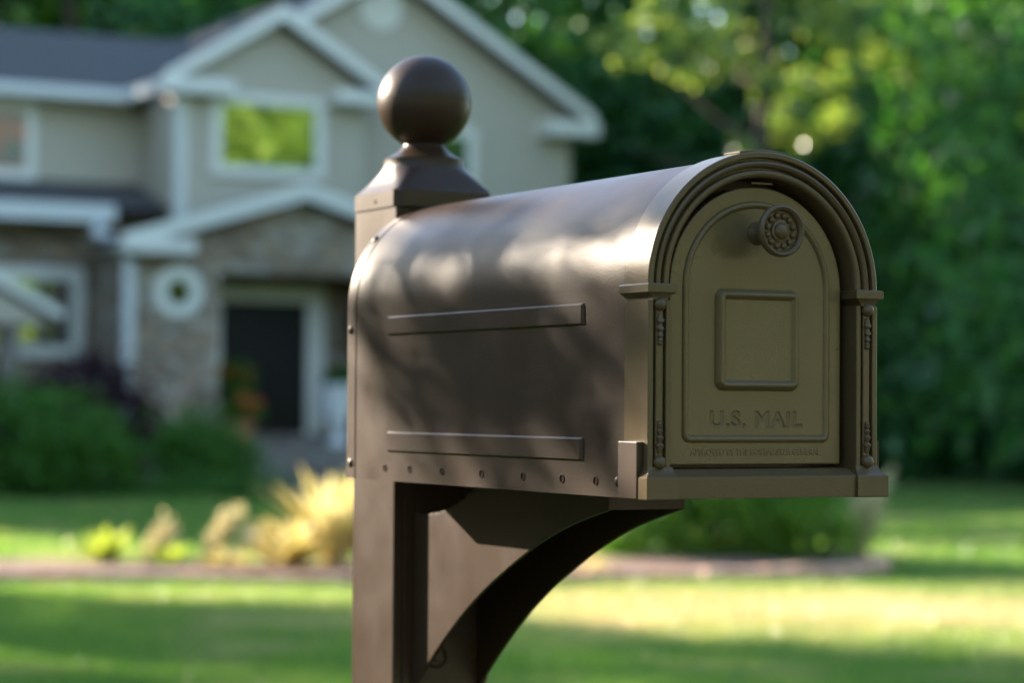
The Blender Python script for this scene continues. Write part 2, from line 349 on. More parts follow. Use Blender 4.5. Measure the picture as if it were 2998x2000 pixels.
# windows
def window(x0, x1, z0, z1, y, fw_=.13, bars=(), fm='trim', parent=house):
    b = MB(); t0, t1 = y-.07, y-.003
    b.box(x0, x1, t0, t1, z1-fw_, z1); b.box(x0, x1, t0, t1, z0, z0+fw_)
    b.box(x0, x0+fw_, t0, t1, z0+fw_, z1-fw_); b.box(x1-fw_, x1, t0, t1, z0+fw_, z1-fw_)
    f = b.obj('window', M[fm], parent, bevel=.008)
    i = .018; s = MB()
    a0, a1, c0, c1 = x0+fw_, x1-fw_, z0+fw_, z1-fw_
    s.box(a0, a1, y-.05, y-.02, c1-i, c1-.001); s.box(a0, a1, y-.05, y-.02, c0+.001, c0+i)
    s.box(a0+.001, a0+i, y-.05, y-.02, c0+i, c1-i); s.box(a1-i, a1-.001, y-.05, y-.02, c0+i, c1-i)
    for bx in bars: s.box(bx-.02, bx+.02, y-.055, y-.021, c0+i, c1-i)
    s.obj('sash', M['trim'], f)
    MB().box(a0, a1, y-.035, y-.025, c0, c1).obj('pane', M['pane'], f, sharp=None)
    return f
window(-1.09, .71, 4.46, 5.68, -.6, fw_=.14)
window(2.40, 3.58, 4.3, 5.48, 0, fw_=.14)
# --- left section
LX = -9.5
hb('wall', 'siding', [(LX, WX0-.003, 1.0, 9.0, 4.2, 5.75)])
hb('wall', 'siding', [(WX0+.002, WX0+.3, 0.003, .999, 0, 5.6)])
hb('wall', 'stone', [(LX, WX0-.004, .4, 8.9, 0, 4.19)])
MB().prism([(.5,5.72),(3.3,6.99),(6.4,5.62),(.5,5.62)], LX-.3, .66, 'x').obj('roof', M['roof'], house, sharp=20)
hb('soffit', 'trim', [(LX-.3, WX0-.33, .52, .99, 5.57, 5.617)])
hb('gutter', 'gutter', [(LX-.35, WX0-.36, .38, .497, 5.58, 5.74)], bevel=.015)
MB().prism([(-.32,3.92),(-.32,3.97),(.997,4.42),(.997,4.2),(.2,3.92)], LX-.3, -1.6, 'x').obj('skirt_roof', M['roof'], house, sharp=20)
hb('soffit', 'trim', [(LX-.3, -2.55, -.30, .397, 3.86, 3.917)])
hb('gutter', 'gutter', [(LX-.35, -2.45, -.44, -.323, 3.72, 3.97)], bevel=.015)
lw = window(-4.75, -3.2, 4.40, 5.56, 1.0, fw_=.13)
for c in lw.children:
    if c.name.startswith('pane'): c.data.materials[0] = M['reflection_paint']
window(-4.6, -2.64, 1.78, 3.10, .4, fw_=.17, bars=(-3.6,))
# --- porch
PX0, PX1, PY = -2.55, 2.35, -1.5
pc = (PX0+PX1)/2
outline = [(PX0,0),(-1.30,0),(-1.30,3.02),(1.12,3.02),(1.12,0),(PX1,0),(PX1,3.30),(pc,4.02),(PX0,3.30)]
porch = MB().prism(outline, PY, PY+.35).obj('porch_wall', M['stone'], house, sharp=30)
hb('porch_wall', 'stone', [(PX0, PX0+.3, PY+.352, .398, 0, 3.28)]); hb('porch_wall', 'stone', [(PX1-.3, PX1, PY+.352, -.003, 0, 3.28)])
hb('porch_ceiling', 'wood', [(PX0+.302, PX1-.302, PY+.352, -.003, 3.03, 3.10)])
hb('porch_floor', 'step', [(-1.298, 1.118, PY+.02, PY+.35, 0, .70), (PX0+.302, PX1-.302, PY+.352, .048, 0, .70)])
hb('wall', 'stone', [(PX0+.303, PX1-.303, -.13, -.004, .702, 3.02)])
pz0, pz1 = 3.36, 4.14
gable_roof(PX0-.3, PX1+.3, pz0-.02, pz1+.03, PY-.3, -.61, t=.1)
rakes(PX0-.32, PX1+.32, pz0+.0, pz1+.06, PY-.305, w=.20)
for q in [(PX0-.25, PX0+.75, PY-.42, PY-.003, 3.22, 3.42), (PX1-.75, PX1+.25, PY-.42, PY-.003, 3.22, 3.42)]: hb('frieze', 'trim', [q], bevel=.02)
d = MB(); d.tube([(-2.72,-.40,3.75),(-2.78,-.6,3.55),(-2.72,-1.45,3.3),(-2.66,-1.58,3.1),(-2.66,-1.58,.25)], .09, 10); d.obj('downspout', M['gutter'], house)
b = MB().lathe([(.17,0),(.37,0),(.37,-.05),(.34,-.075),(.19,-.075),(.17,-.04),(.17,0)], (-1.92,PY-.003,2.70), 'y', 32, False).obj('round_window', M['trim'], house)
MB().lathe([(.0001,-.03),(.169,-.03),(.169,-.02),(.0001,-.02)], (-1.92,PY-.003,2.70), 'y', 24).obj('pane', M['pane_dim'], b)
# door
df = MB(); df.box(-.85,-.722,-.19,-.133,.71,2.66); df.box(.65,.95,-.19,-.133,.71,2.66); df.box(-.85,.95,-.19,-.133,2.662,2.92)
dfo = df.obj('door_frame', M['trim'], house, bevel=.01)
do = MB().box(-.718,.648,-.16,-.132,.72,2.66).obj('front_door', M['door'], house, bevel=.006)
b = MB()
for x0, x1 in ((-.52,-.03),(.06,.55)):
    for z0, z1 in ((.85,1.5),(1.6,2.5)):
        b.box(x0, x1, -.174, -.161, z0, z1)
b.obj('door_panel', M['door'], do, bevel=.006)
MB().lathe([(.001,-.055),(.03,-.05),(.03,-.03),(.012,-.02),(.012,-.001)], (.57,-.161,1.65), 'y', 12).obj('handle', M['brass'], do)
# steps
hb('step', 'step', [(-1.5,2.2,-1.95,-1.503,0,.56)], bevel=.015); hb('step', 'step', [(-1.7,2.4,-2.4,-1.953,0,.42)], bevel=.015)
hb('step', 'step', [(-1.9,2.6,-2.85,-2.403,0,.28)], bevel=.015); hb('step', 'step', [(-2.1,2.8,-3.3,-2.853,0,.14)], bevel=.015)
# side entrance canopy at the left
def hloc(x, y, z=0): return Vector((-3.73+x*math.cos(HR)-y*math.sin(HR), 36+x*math.sin(HR)+y*math.cos(HR), z))
can = thing('entry_canopy', 'small gabled side canopy on a tan post, cut by the left edge of the photo', 'canopy', hloc(0,0), HR)
gable_roof(-6.3, -3.85, 2.22, 2.86, -2.2, .39, t=.08, parent=can)
rakes(-6.32, -3.82, 2.32, 2.97, -2.2, w=.13, parent=can)
MB().prism([(-6.2,2.2),(-3.95,2.2),(-5.07,2.84)], -2.15, -2.05).obj('gable_panel', M['siding'], can)
MB().box(-4.62,-4.4,-2.1,-1.88,0,2.5).obj('post', M['concrete'], can, bevel=.01)
MB().box(-4.66,-4.36,-2.14,-1.84,2.1,2.2).obj('capital', M['concrete'], can, bevel=.01)

# path in front of the steps
g = MB(); g.add([hloc(-3.2,-5.2,.012), hloc(5,-5.2,.012), hloc(5,-3.3,.012), hloc(-3.2,-3.3,.012)], [(0,1,2,3)])
struct(g.obj('path', M['concrete'], sharp=None))
# planters on the porch
def planter(x, y, z, r, h, label, cat, m, leaf, flower, seed):
    t = thing('planter', label, cat, hloc(x, y, z), 0); rs = np.random.RandomState(seed)
    MB().lathe([(r*.6,0),(r*.72,.02),(r*.95,h*.8),(r*1.08,h*.85),(r*1.08,h),(r*.9,h),(r*.85,h*.88),(.001,h*.86)], (0,0,0), 'z', 20).obj('pot', M[m], t)
    soup('foliage', leaf_cloud(rs, [(0,0,h+r*.9,r*1.2,r*1.2,r*1.0)], 900, .09, .14, 40), 4, M[leaf], t)
    if flower: soup('flowers', leaf_cloud(rs, [(0,0,h+r*1.1,r*1.3,r*1.3,r*.9)], 380, .07, .08, 22), 4, M[flower], t)
planter(-1.05,-1.75,.56,.2,.34,'terracotta pot of orange red flowers on the steps left of the front door','potted plant','clay','leaf_bush','petal',5)
planter(-.95,-1.2,.70,.2,.62,'tall dark pot of red flowers standing against the porch opening','potted plant','brass','leaf_bush','petal',6)
t = thing('garden_urn', 'white glazed urn on the porch right of the front door', 'urn', hloc(.46,-1.72,.56), 0)
MB().lathe([(.16,0),(.17,.06),(.07,.12),(.07,.2),(.18,.36),(.24,.6),(.25,.78),(.30,.86),(.26,.88),(.2,.8),(.001,.78)], (0,0,0), 'z', 24).obj('bowl', M['ceramic'], t)
soup('foliage', leaf_cloud(np.random.RandomState(8), [(0,0,.98,.22,.22,.16)], 400, .08, .1, 20), 4, M['leaf_mid'], t)
t = thing('wall_lantern', 'black lantern on the stone wall right of the front door', 'lantern', hloc(1.35,-.18,2.35), HR)
MB().box(-.03,.03,-.0,.048,-.1,.1).obj('bracket', M['brass'], t); MB().lathe([(.05,-.16),(.09,.06),(.1,.07),(.03,.16),(.001,.2)], (0,-.13,0), 'z', 6).obj('lamp_body', M['brass'], t)

# ================================================================ SHRUBS AND PLANTS
def shrub(name, x, y, blobs, n, size, m, label, cat='bush', seed=1, clump=.22, ncl=120, z=0):
    t = thing(name, label, cat, (x, y, z)); rs = np.random.RandomState(seed)
    soup('foliage', leaf_cloud(rs, blobs, n, size, clump, ncl), 4, M[m], t)
    b = MB(); h = max(q[2] for q in blobs)
    for i in range(6):
        a = i*1.05; b.tube([(0,0,0),(math.cos(a)*.12*h,math.sin(a)*.12*h,h*.45),(math.cos(a)*.4*h,math.sin(a)*.4*h,h)], [.03,.02,.008], 6)
    b.obj('stems', M['bark'], t); return t
shrub('bush', -6.1, 29.3, [(0,0,.65,1.5,1.0,.68),(-.8,.3,.9,1.2,1,.65),(.6,-.2,.45,.95,.8,.42),(-1.6,0,.8,1,1,.8)], 16000, .10, 'leaf_bush', 'broad dark green bush before the stone wall at the far left', seed=21, ncl=420, clump=.3)
shrub('purple_bush', -5.4, 31.0, [(0,0,.95,.75,.6,.8),(.75,-.1,.6,.6,.5,.55),(-.5,0,.9,.6,.5,.6)], 7000, .10, 'leaf_purple', 'dark purple leaved bush between the left window and the downspout', seed=22, ncl=200, clump=.25)
shrub('round_bush', -3.85, 30.1, [(0,0,.55,.58,.5,.55),(.3,-.1,.4,.5,.5,.38)], 5000, .08, 'leaf_bush', 'rounded bright green bush left of the porch steps', seed=23, ncl=160)
shrub('low_groundcover_bush', -4.1, 29.1, [(0,0,.12,.8,.35,.14),(.9,.1,.1,.6,.3,.12)], 2500, .07, 'leaf_bush', 'low creeping green plant at the foot of the round bush', seed=24)
shrub('bed_bush', 1.5, 17.1, [(0,0,.40,.72,.5,.42),(.5,-.1,.34,.42,.4,.36),(-.6,-.05,.40,.42,.4,.40),(.1,.1,.6,.5,.4,.28)], 13000, .055, 'leaf_fresh', 'wide green bush in the bed below the mailbox', seed=25, ncl=330, clump=.12)

def strap_plant(rs, n, L, wd, spread, up_=.9):
    """arching strap leaves from a common base, each a narrow bent strip"""
    v = []
    for i in range(n):
        a = rs.uniform(0, 6.283); l = L*rs.uniform(.6, 1.15); e = rs.uniform(.25, 1)*spread
        d = np.array([math.cos(a), math.sin(a), 0]); s = np.array([-math.sin(a), math.cos(a), 0]); w = wd*rs.uniform(.7, 1.2)
        P = []
        for t, ww in ((0,.4),(.35,1),(.7,.85),(1,.05)):
            c = d*(e*l*t**1.4) + np.array([0,0,l*up_*(t-.42*e*t*t)]) + d*.02; P.append((c-s*w*ww*.5, c+s*w*ww*.5))
        for k in range(3): v += [P[k][0], P[k][1], P[k+1][1], P[k+1][0]]
    return np.array(v)
def clump_plant(name, x, y, n, L, wd, spread, m, label, cat='plant', seed=1, extra=None):
    t = thing(name, label, cat, (x, y, .02)); rs = np.random.RandomState(seed)
    soup('leaves', strap_plant(rs, n, L, wd, spread), 4, M[m], t)
    if extra:
        for i in range(extra[0]):
            b = MB(); fl = []
            a = rs.uniform(0, 6.28); e = rs.uniform(.05,.3)*extra[1]; tip = np.array((math.cos(a)*e+extra[3], math.sin(a)*e, extra[1]*rs.uniform(.7,1.1)))
            b.tube([(0,0,0),tuple(tip*(.4,.4,.5)),tuple(tip)], [.006,.005,.003], 5)
            for q in np.linspace(.45, 1, 7): fl.append(leaf_cloud(rs, [(tip[0]*q**1.3,tip[1]*q**1.3,tip[2]*q,.02,.02,.03)], 14, .05*(1.25-q*.6), .02, 4))
            st = b.obj('stem', M['bark'], t); soup('flower_spike', np.concatenate(fl), 4, M[extra[2]], st)
    return t
clump_plant('golden_hosta', -1.45, 15.75, 100, .50, .115, 1.0, 'hosta', 'big golden yellow leaved plant beside the post, lit from behind', seed=31)
clump_plant('tall_golden_plant', -1.16, 16.0, 90, .80, .115, .7, 'hosta', 'tallest golden leaved plant, rising behind the mailbox post', seed=32)
clump_plant('yellow_green_plant', -2.68, 16.0, 60, .40, .06, .85, 'hosta_green', 'bright yellow green leafy plant at the left of the bed', seed=33)
clump_plant('small_yellow_plant', -2.25, 15.9, 36, .27, .05, .9, 'hosta_green', 'small yellow green plant between the buff flower spikes', seed=34)
clump_plant('plumed_plant', -2.45, 16.1, 26, .2, .02, .8, 'plume', 'buff flower spikes just right of the yellow green plant', seed=35, extra=(6,.36,'plume',.20))
clump_plant('plumed_plant', -2.05, 16.0, 26, .22, .02, .8, 'plume', 'taller buff flower spikes leaning right, halfway to the golden plants', seed=36, extra=(6,.40,'plume',.24))
clump_plant('pale_hosta', .52, 15.75, 30, .20, .05, .9, 'hosta', 'small pale yellow plant in the bed under the curved bracket', seed=37)
clump_plant('pink_plume_plant', 2.48, 17.2, 60, .50, .012, .5, 'plume', 'wispy buff pink plumes right of the wide bush', seed=38, extra=(9,.62,'plume',.05))
clump_plant('gold_bed_plant', -1.85, 15.7, 50, .26, .06, 1.0, 'hosta', 'lowest gold plant at the foot of the big golden one', seed=39)

# ================================================================ TREES
def tree(name, x, y, h, r, crown, n, size, m, label, seed, limbs=8, clump=.9, ncl=120, group=None, sp=3, cz=None, lean=(0,0)):
    t = thing(name, label, 'tree', (x, y, 0), 0, group); rs = np.random.RandomState(seed)
    trunk_mesh(rs, h, r, cz or h*.3, sp, limbs, lean).obj('trunk', M['bark'], t)
    soup('crown', leaf_cloud(rs, crown, n, size, clump, ncl, .4), 4, M[m], t); return t
# recognisable ones in the picture
tree('roadside_tree', 7.6, 31.5, 13, .22, [(0,0,7.5,2.6,2.4,4.5),(1.8,-.5,5,1.8,1.6,2.2),(-.8,.4,10,2,2,2)], 34000, .13, 'leaf_wood', 'tree with a dark trunk and sunlit branches at the upper right corner', 41, sp=4, ncl=190, clump=.55, lean=(-1.2,0))
tree('sunlit_tree', 4.0, 38.0, 11, .2, [(-1.1,-.3,7.3,.8,.7,.6),(-.5,0,6.4,.8,.7,.6),(.1,-.3,5.5,.6,.6,.6),(1.3,0,7.2,.9,.8,.6),(-.4,.4,8.6,1.6,1.4,1),(.8,.5,6.0,.8,.8,.7),(2.4,.3,6.9,.7,.7,.5),(-2.0,.5,7.2,.7,.7,.5),(1.9,.6,8.2,1.0,.9,.6)], 12000, .15, 'leaf_lime', 'pale sunlit tree rising directly above the mailbox arch', 42, ncl=130, clump=.24)
tree('far_tree', -9.5, 52, 12.5, .3, [(0,0,8.2,4.5,3,4.2),(6,1,8.4,4.5,3,4.2)], 22000, .3, 'leaf_mid', 'green tree showing above the dark roof at the upper left', 43, ncl=160, clump=1.1)
# the wood behind: one mass
rs = np.random.RandomState(50)
def wood():
    Vs = []; b = MB()
    for i in range(44):
        t = i/43; x = -14+40*(t*.999+rs.uniform(-.02,.02)); y = (50, 57, 64)[i%3]+rs.uniform(-2,2)
        h = rs.uniform(13, 19) if x > 3 else rs.uniform(11.5, 13); Vs.append(leaf_cloud(rs, [(x,y,h*.58,3.2,3.2,h*.42),(x+rs.uniform(-2,2),y-1.5,h*.3,2.6,2.2,h*.28)], 5200, .36, 1.1, 70, .4))
        b.tube([(x,y,0),(x+rs.uniform(-.4,.4),y,h*.5),(x+rs.uniform(-.8,.8),y,h*.9)], [.28,.2,.05], 8)
    for i in range(15):    # nearer right flank with understory
        x = rs.uniform(6.3, 17); y = rs.uniform(31, 47); h = rs.uniform(9, 15)
        if x < .2*y-1.2+0: x = .2*y
        Vs.append(leaf_cloud(rs, [(x,y,h*.55,2.4,2.2,h*.42),(x,y-.8,h*.2,2.2,1.8,h*.2)], 5200, .26, .9, 70, .4))
        b.tube([(x,y,0),(x+rs.uniform(-.3,.3),y,h*.5),(x+rs.uniform(-.6,.6),y,h*.9)], [.2,.15,.04], 8)
    for i in range(26):    # shrubs along the edge of the wood
        t = i/25; x = 2.4+12*t; y = 42-11*t+rs.uniform(-.5,1.5) if t < .75 else 32
        Vs.append(leaf_cloud(rs, [(x,y,1.1,1.3,1.1,1.2)], 1800, .2, .45, 40, .3))
    return np.concatenate(Vs), b
WV, WB = wood()
w = tag(soup('woodland', WV, 4, M['leaf_wood']), 'dense dark green woodland behind the house and lawn', 'woodland', kind='stuff')
WB.obj('trunks', M['bark'], w)['kind'] = 'stuff'
# trees left of the picture that throw their shade over the lawn, c = distance across the sunlight, t = distance towards the sun
def ct(c, t): return (c*.574-t*.819, c*.819+t*.574)
for i, (c, t, r, z0, z1, n, ncl) in enumerate([(8.9,24,1.05,2.6,8.4,5200,60),(7.4,26,1.0,3.0,9.2,4500,60),(9.9,25,.4,5.6,9.0,1200,20),(15.4,27,1.0,2.2,8.4,12000,110),(17.6,31,1.7,.8,6.6,15000,130),(20.5,33,2.0,5,13,9000,90),(5.6,22,1.3,3.2,9,6000,80)]):
    x, y = ct(c, t)
    tree('side_lawn_tree', x, y, z1+.4, .15, [(0,0,(z0+z1)/2,r,r,(z1-z0)/2)], n, .2, 'leaf_mid', 'leafy tree standing left of the lawn, beyond the left edge', 60+i, clump=.5, ncl=ncl, group='trees shading the lawn', sp=1.5)
# small tree at the roadside: its lowest branch dapples the side of the mailbox
x, y = ct(-1.3, 8.4)
vt = tree('roadside_maple', x, y, 6.5, .09, [(-.3,-.2,4.9,1.3,1.2,1.3)], 5000, .09, 'leaf_mid', 'small leafy tree beside the street, just beyond the left edge', 80, clump=.3, ncl=70, sp=1.3, cz=3.6)
rs = np.random.RandomState(4); P = []
for (w_, z_, sw, sz, n_) in [(.12,.145,.05,.018,16),(.24,.13,.06,.02,26),(.36,.14,.05,.02,20),(.30,.075,.07,.03,40),(.43,.10,.05,.03,22),(.17,.055,.06,.02,18),(.07,.09,.03,.035,14),(.16,.215,.05,.02,8),(.06,.20,.03,.02,6),(.38,.04,.05,.015,12),(.24,.03,.05,.012,9),(.50,.15,.04,.03,14),(.36,.205,.05,.014,26),(.47,.215,.03,.014,22),(.27,.19,.05,.014,18),(.42,.245,.05,.012,14),(.30,.245,.05,.012,8),(.09,.02,.04,.02,9),(.52,.34,.03,.03,4),(.53,.20,.03,.03,12),(.015,.20,.02,.04,14),(.02,.10,.02,.06,14),(.24,.20,.1,.02,9),(.10,.20,.06,.02,4),(.30,.10,.12,.045,45),(.14,.11,.06,.04,30),(.40,.21,.08,.02,24),(.25,.09,.12,.05,50),(.50,.29,.03,.03,5)]:
    for _ in range(n_):
        q = mw(-.1055, w_+rs.normal()*sw, MB_LOC.z+z_+rs.normal()*sz) + SUN*rs.uniform(3.5,6.4); P.append(q)
P = np.array(P); n_ = len(P)
a = rs.normal(size=(n_,3)); a /= np.linalg.norm(a, axis=1)[:,None]; b_ = rs.normal(size=(n_,3)); b_ -= (b_*a).sum(1)[:,None]*a; b_ /= np.linalg.norm(b_, axis=1)[:,None]
s_ = .047*rs.uniform(.7,1.3,n_)[:,None]
bt = MB(); e_ = mw(-.1055,.28,MB_LOC.z+.13)+SUN*4.3-Vector((x,y,0)); f_ = mw(-.1055,.30,MB_LOC.z+.1)+SUN*5.6-Vector((x,y,0))
bt.tube([(0,0,3.3), tuple(f_+Vector((-.3,.1,.35))), tuple(f_), tuple(e_)], [.035,.018,.010,.004], 6); bt.obj('branch', M['bark'], vt)
soup('crown', np.stack([P,P+a*s_*.45+b_*s_*.3,P+a*s_,P+a*s_*.45-b_*s_*.3],1)-np.array([x,y,0]), 4, M['leaf_mid'], vt)
# dense evergreens added unseen at left to block sky light, leaving the sun's path
def evergreen(c, t, r, h, z0, seed, n=5000):  # builds one of the added sky-blocking evergreens
    x, y = ct(c, t); k = 5
    tree('sky_block_evergreen', x, y, h, .08, [(0,0,z0+(h-z0)*(j+.5)/k, r*(1.05-.45*j/k), r*(1.05-.45*j/k), (h-z0)/k*.75) for j in range(k)], n, .12, 'leaf_added_evergreen', 'dense dark evergreen beyond the left edge, added to block sky light', seed, limbs=4, clump=.3, ncl=170, sp=.7, cz=h*.3, group='added evergreens')
for i, (c, t, r, h) in enumerate([(1.7,8.6,1.0,3.1),(3.4,9.4,1.0,3.3),(.0,8.3,1.0,3.1),(5.0,10.4,1.1,5.5),(-1.9,6.6,1.2,6.5),(-4.0,5.2,1.3,6.5),(-6.2,4.0,1.3,6),(-1.2,10.5,1.2,8),(4.3,12.0,1.1,8)]): evergreen(c, t, r, h, .1, 100+i)
tree('sky_block_tree', *ct(2.6,11.8), 10, .14, [(-.4,0,8.0,2.4,2.2,1.7)], 9000, .13, 'leaf_mid', 'round headed tree added over the evergreens to block sky light', 120, sp=1.5, cz=6.8, clump=.4, ncl=130)  # unseen crown added to close off the sky above the sun's path
# trees across the street, mirrored in windows and on the mailbox door
base = None
spots = [(16,10,9),(22,4,12),(27,14,13),(14,1,8),(30,-4,14),(20,-9,12),(12,-12,11),(4,-17,12),(-5,-18,12),(-14,-15,11),(36,18,14),(34,6,15),(24,-18,13),(9,-22,13)]
src = tree('street_tree', 0, 0, 11, .25, [(0,0,6.2,3.4,3.4,3.8),(1.5,.8,4,2.4,2.2,2.2),(-1.4,-.9,4.2,2.2,2.4,2.4)], 15000, .42, 'leaf_street', 'leafy tree across the street behind the viewer', 71, clump=1.0, ncl=110, group='trees across the street')
kids = list(src.children)
for i, (x, y, h) in enumerate(spots):
    if i == 0: o = src
    else:
        o = src.copy(); COL.objects.link(o)
        for c in kids:
            k = c.copy(); COL.objects.link(k); k.parent = o
    o.location = (x, y, 0); s = h/11; o.scale = (s*1.1, s*1.1, s); o.rotation_euler = (0, 0, i*1.7)

# woods, garden trees and added shade trees beyond the left edge, between the viewer and the low sun
src = tree('neighbour_and_shade_tree', 0, 0, 12, .25, [(0,0,7.0,3.0,3.0,4.6),(1.2,.8,3.5,2.6,2.4,2.6),(-1.2,-.9,3.2,2.4,2.4,2.4)], 8000, .36, 'leaf_mid', 'tall leafy tree far to the left of the lawn, some added unseen for shade', 90, clump=1.1, ncl=110, group='trees beyond the left edge')
kids = list(src.children)
spots = [(c, 50+6*(i%2), 13) for i, c in enumerate(range(-34, 46, 5))] + [(-4.5,17,9),(-9,20,11),(-14,24,12),(-20,26,12),(5.6,44,12.5),(-8,34,12),(29.8,36,15.5),(28.0,42,16.5),(-2.6,30,12),(-27,30,13)]  # among them unseen tall ones added to shade the right-hand trees
for i, (c, t, h) in enumerate(spots):
    if i == 0: o = src
    else:
        o = src.copy(); COL.objects.link(o)
        for q in kids:
            k = q.copy(); COL.objects.link(k); k.parent = o
    x, y = ct(c, t); o.location = (x, y, 0); s = h/12; o.scale = (s*1.1, s*1.1, s); o.rotation_euler = (0, 0, i*1.3)

# ================================================================ MAILBOX
mb = thing('mailbox', 'dark bronze arched metal mailbox on a matching post with ball finial and curved bracket', 'mailbox', MB_LOC, YA)
B, BD, DD = M['bronze'], M['bronze_lit'], M['bronze_door_lit']
RO_, RB, HS = .1085, .1055, .1665
def arch_outline(r, zb, n=48, hs=HS):
    return [(-r,zb)] + [(-r*math.cos(math.pi*i/n), hs+r*math.sin(math.pi*i/n)) for i in range(n+1)] + [(r,zb)]
def apply_bool(o, cut, selfx=False):
    md = o.modifiers.new('b', 'BOOLEAN'); md.operation = 'DIFFERENCE'; md.object = cut; md.solver = 'EXACT'; md.use_self = selfx
    dg = bpy.context.evaluated_depsgraph_get(); me = bpy.data.meshes.new_from_object(o.evaluated_get(dg))
    o.modifiers.clear(); o.data = me
    bpy.data.objects.remove(cut)
# body
bm_ = MB().prism(arch_outline(RB, 0), .0362, .5535)
bm_.v = bm_.v
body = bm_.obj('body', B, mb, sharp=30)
body.parent = None
cut = MB()
for w_ in (.4857,.4317,.3634,.2856,.2086,.1406,.0851): cut.lathe([(.0030,-.01),(.0030,.012)], (-RB,w_,.0122), 'x', 20)
cuto = cut.obj('cut', B, None); bpy.context.view_layer.update(); apply_bool(body, cuto); body.parent = mb
body.data.shade_smooth(); body.data.set_sharp_from_angle(angle=R_(30))
for w_ in (.4857,.4317,.3634,.2856,.2086,.1406,.0851):
    MB().lathe([(.0030,0),(.0036,0),(.0038,-.0004),(.0036,-.0007),(.0031,-.0007),(.0030,0)], (-RB,w_,.0122), 'x', 20).obj('hole_rim', B, body)
    MB().lathe([(.0001,.0005),(.0029,.0005),(.0029,.0012),(.0001,.0012)], (-RB,w_,.0122), 'x', 16).obj('hole_shade', M['hole_shade'], body)  # dark disc paints the shade inside the bored hole
def rib(z0, z1, w0, w1):
    s = -RB; t = .0024; k = .0026
    v = [(s,w0,z0),(s,w1,z0),(s,w1,z1),(s,w0,z1),(s-t,w0+k,z0+k*.8),(s-t,w1-k,z0+k*.8),(s-t,w1-k,z1-k*.8),(s-t,w0+k,z1-k*.8)]
    MB().add(v, [(0,1,2,3),(4,7,6,5),(0,4,5,1),(1,5,6,2),(2,6,7,3),(3,7,4,0)]).obj('rib', B, body, bevel=.0007)
rib(.1370,.1560,.1045,.481); rib(.0270,.0470,.1055,.480)
def dome(c, r, axis, parent, name='rivet', s=-1, h=.55):
    MB().lathe([(r,0),(r*.95,s*r*h*.45),(r*.7,s*r*h*.82),(r*.35,s*r*h*.97),(.0001,s*r*h)], c, axis, 16).obj(name, B, parent)
dome((-RB,.0500,.0127), .0042, 'x', body)
# rear cap
rc = MB().prism(arch_outline(RB+.0002, 0), .5562, .5750); rc.prism(arch_outline(RB-.003, .002), .5535, .5562)
rco = rc.obj('rear_cap', B, mb, sharp=30)
dome((-RB,.5655,.0150), .0045, 'x', rco); dome((-RB,.5665,.1450), .0045, 'x', rco)
a_ = R_(40); d = MB().lathe([(.0045,0),(.0043,-.0012),(.003,-.0022),(.0001,-.0026)], (0,0,0), 'x', 16)
ro = d.obj('rivet', B, rco); ro.location = (-RB*math.cos(a_), .5655, HS+RB*math.sin(a_)); ro.rotation_euler = (0, a_, 0)
# front frame: arch mouldings and pilasters
def sweep(b, prof, path):
    """path: (u,z, inward u, inward z); prof: (distance inward, w)"""
    rings = [[(u+iu*d_, w_, z+iz*d_) for d_, w_ in prof] for u, z, iu, iz in path]; b.loft(rings)
arch_prof = [(0,.0358),(0,.0012),(.0012,0),(.0042,0),(.0050,.0007),(.0052,.0055),(.0068,.0055),(.0070,.0028),(.0078,.0012),(.0095,.0004),(.0112,.0010),(.0124,.0026),(.0126,.0068),(.0142,.0068),(.0144,.0036),(.0152,.0021),(.0170,.0014),(.0190,.0020),(.0202,.0034),(.0205,.0060),(.0205,.0358)]
pil_prof = [(0,.0358),(0,.0008),(.0008,0),(.0042,0),(.0048,.0006),(.0050,.0042),(.0071,.0042),(.0073,.0010),(.0080,.0004),(.0130,.0004),(.0137,.0010),(.0139,.0042),(.0160,.0042),(.0162,.0006),(.0168,0),(.0199,0),(.0205,.0006),(.0205,.0358)]
fr = MB(); n = 72
sweep(fr, arch_prof, [(-RO_*math.cos(math.pi*i/n), HS+RO_*math.sin(math.pi*i/n), math.cos(math.pi*i/n), -math.sin(math.pi*i/n)) for i in range(n+1)])
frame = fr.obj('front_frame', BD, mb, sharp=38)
for s in (-1, 1):
    p = MB(); sweep(p, pil_prof, [(s*RO_, z, -s, 0) for z in (.0236, .1545)]); po = p.obj('pilaster', BD, frame, sharp=38)
    # hanging husks and balls
    for top in (1, 0):
        q = MB(); uc = s*.0981
        zz = .1513 if top else .0287; sg = -1 if top else 1
        q.ball((uc,-.0004,zz), .0053, 20)
        z = zz+sg*.0068
        for j, (rw, L) in enumerate(((.0033,.0085),(.0030,.0070),(.0025,.0058),(.0021,.0042))):
            zc = z+sg*L*.5
            prof = [(.0004,-L*.52),(rw*.55,-L*.45),(rw*.75,-L*.1),(rw,L*.3),(rw*.75,L*.47),(.0004,L*.5)]
            q.lathe([(r_, h_*sg) for r_, h_ in prof], (uc,.0000,zc), 'z', 12)
            q.ball((uc-rw*.55,-.0012,zc+sg*L*.2), rw*.45, 8); q.ball((uc+rw*.55,-.0012,zc+sg*L*.2), rw*.45, 8)
            z += sg*L*.86
        q.ball((uc,-.0002,z+sg*.0014), .0021, 10)
        q.obj('ornament', BD, frame)
def rring(u0, u1, w0, w1, z): return [(u0,w0,z),(u1,w0,z),(u1,w1,z),(u0,w1,z)]
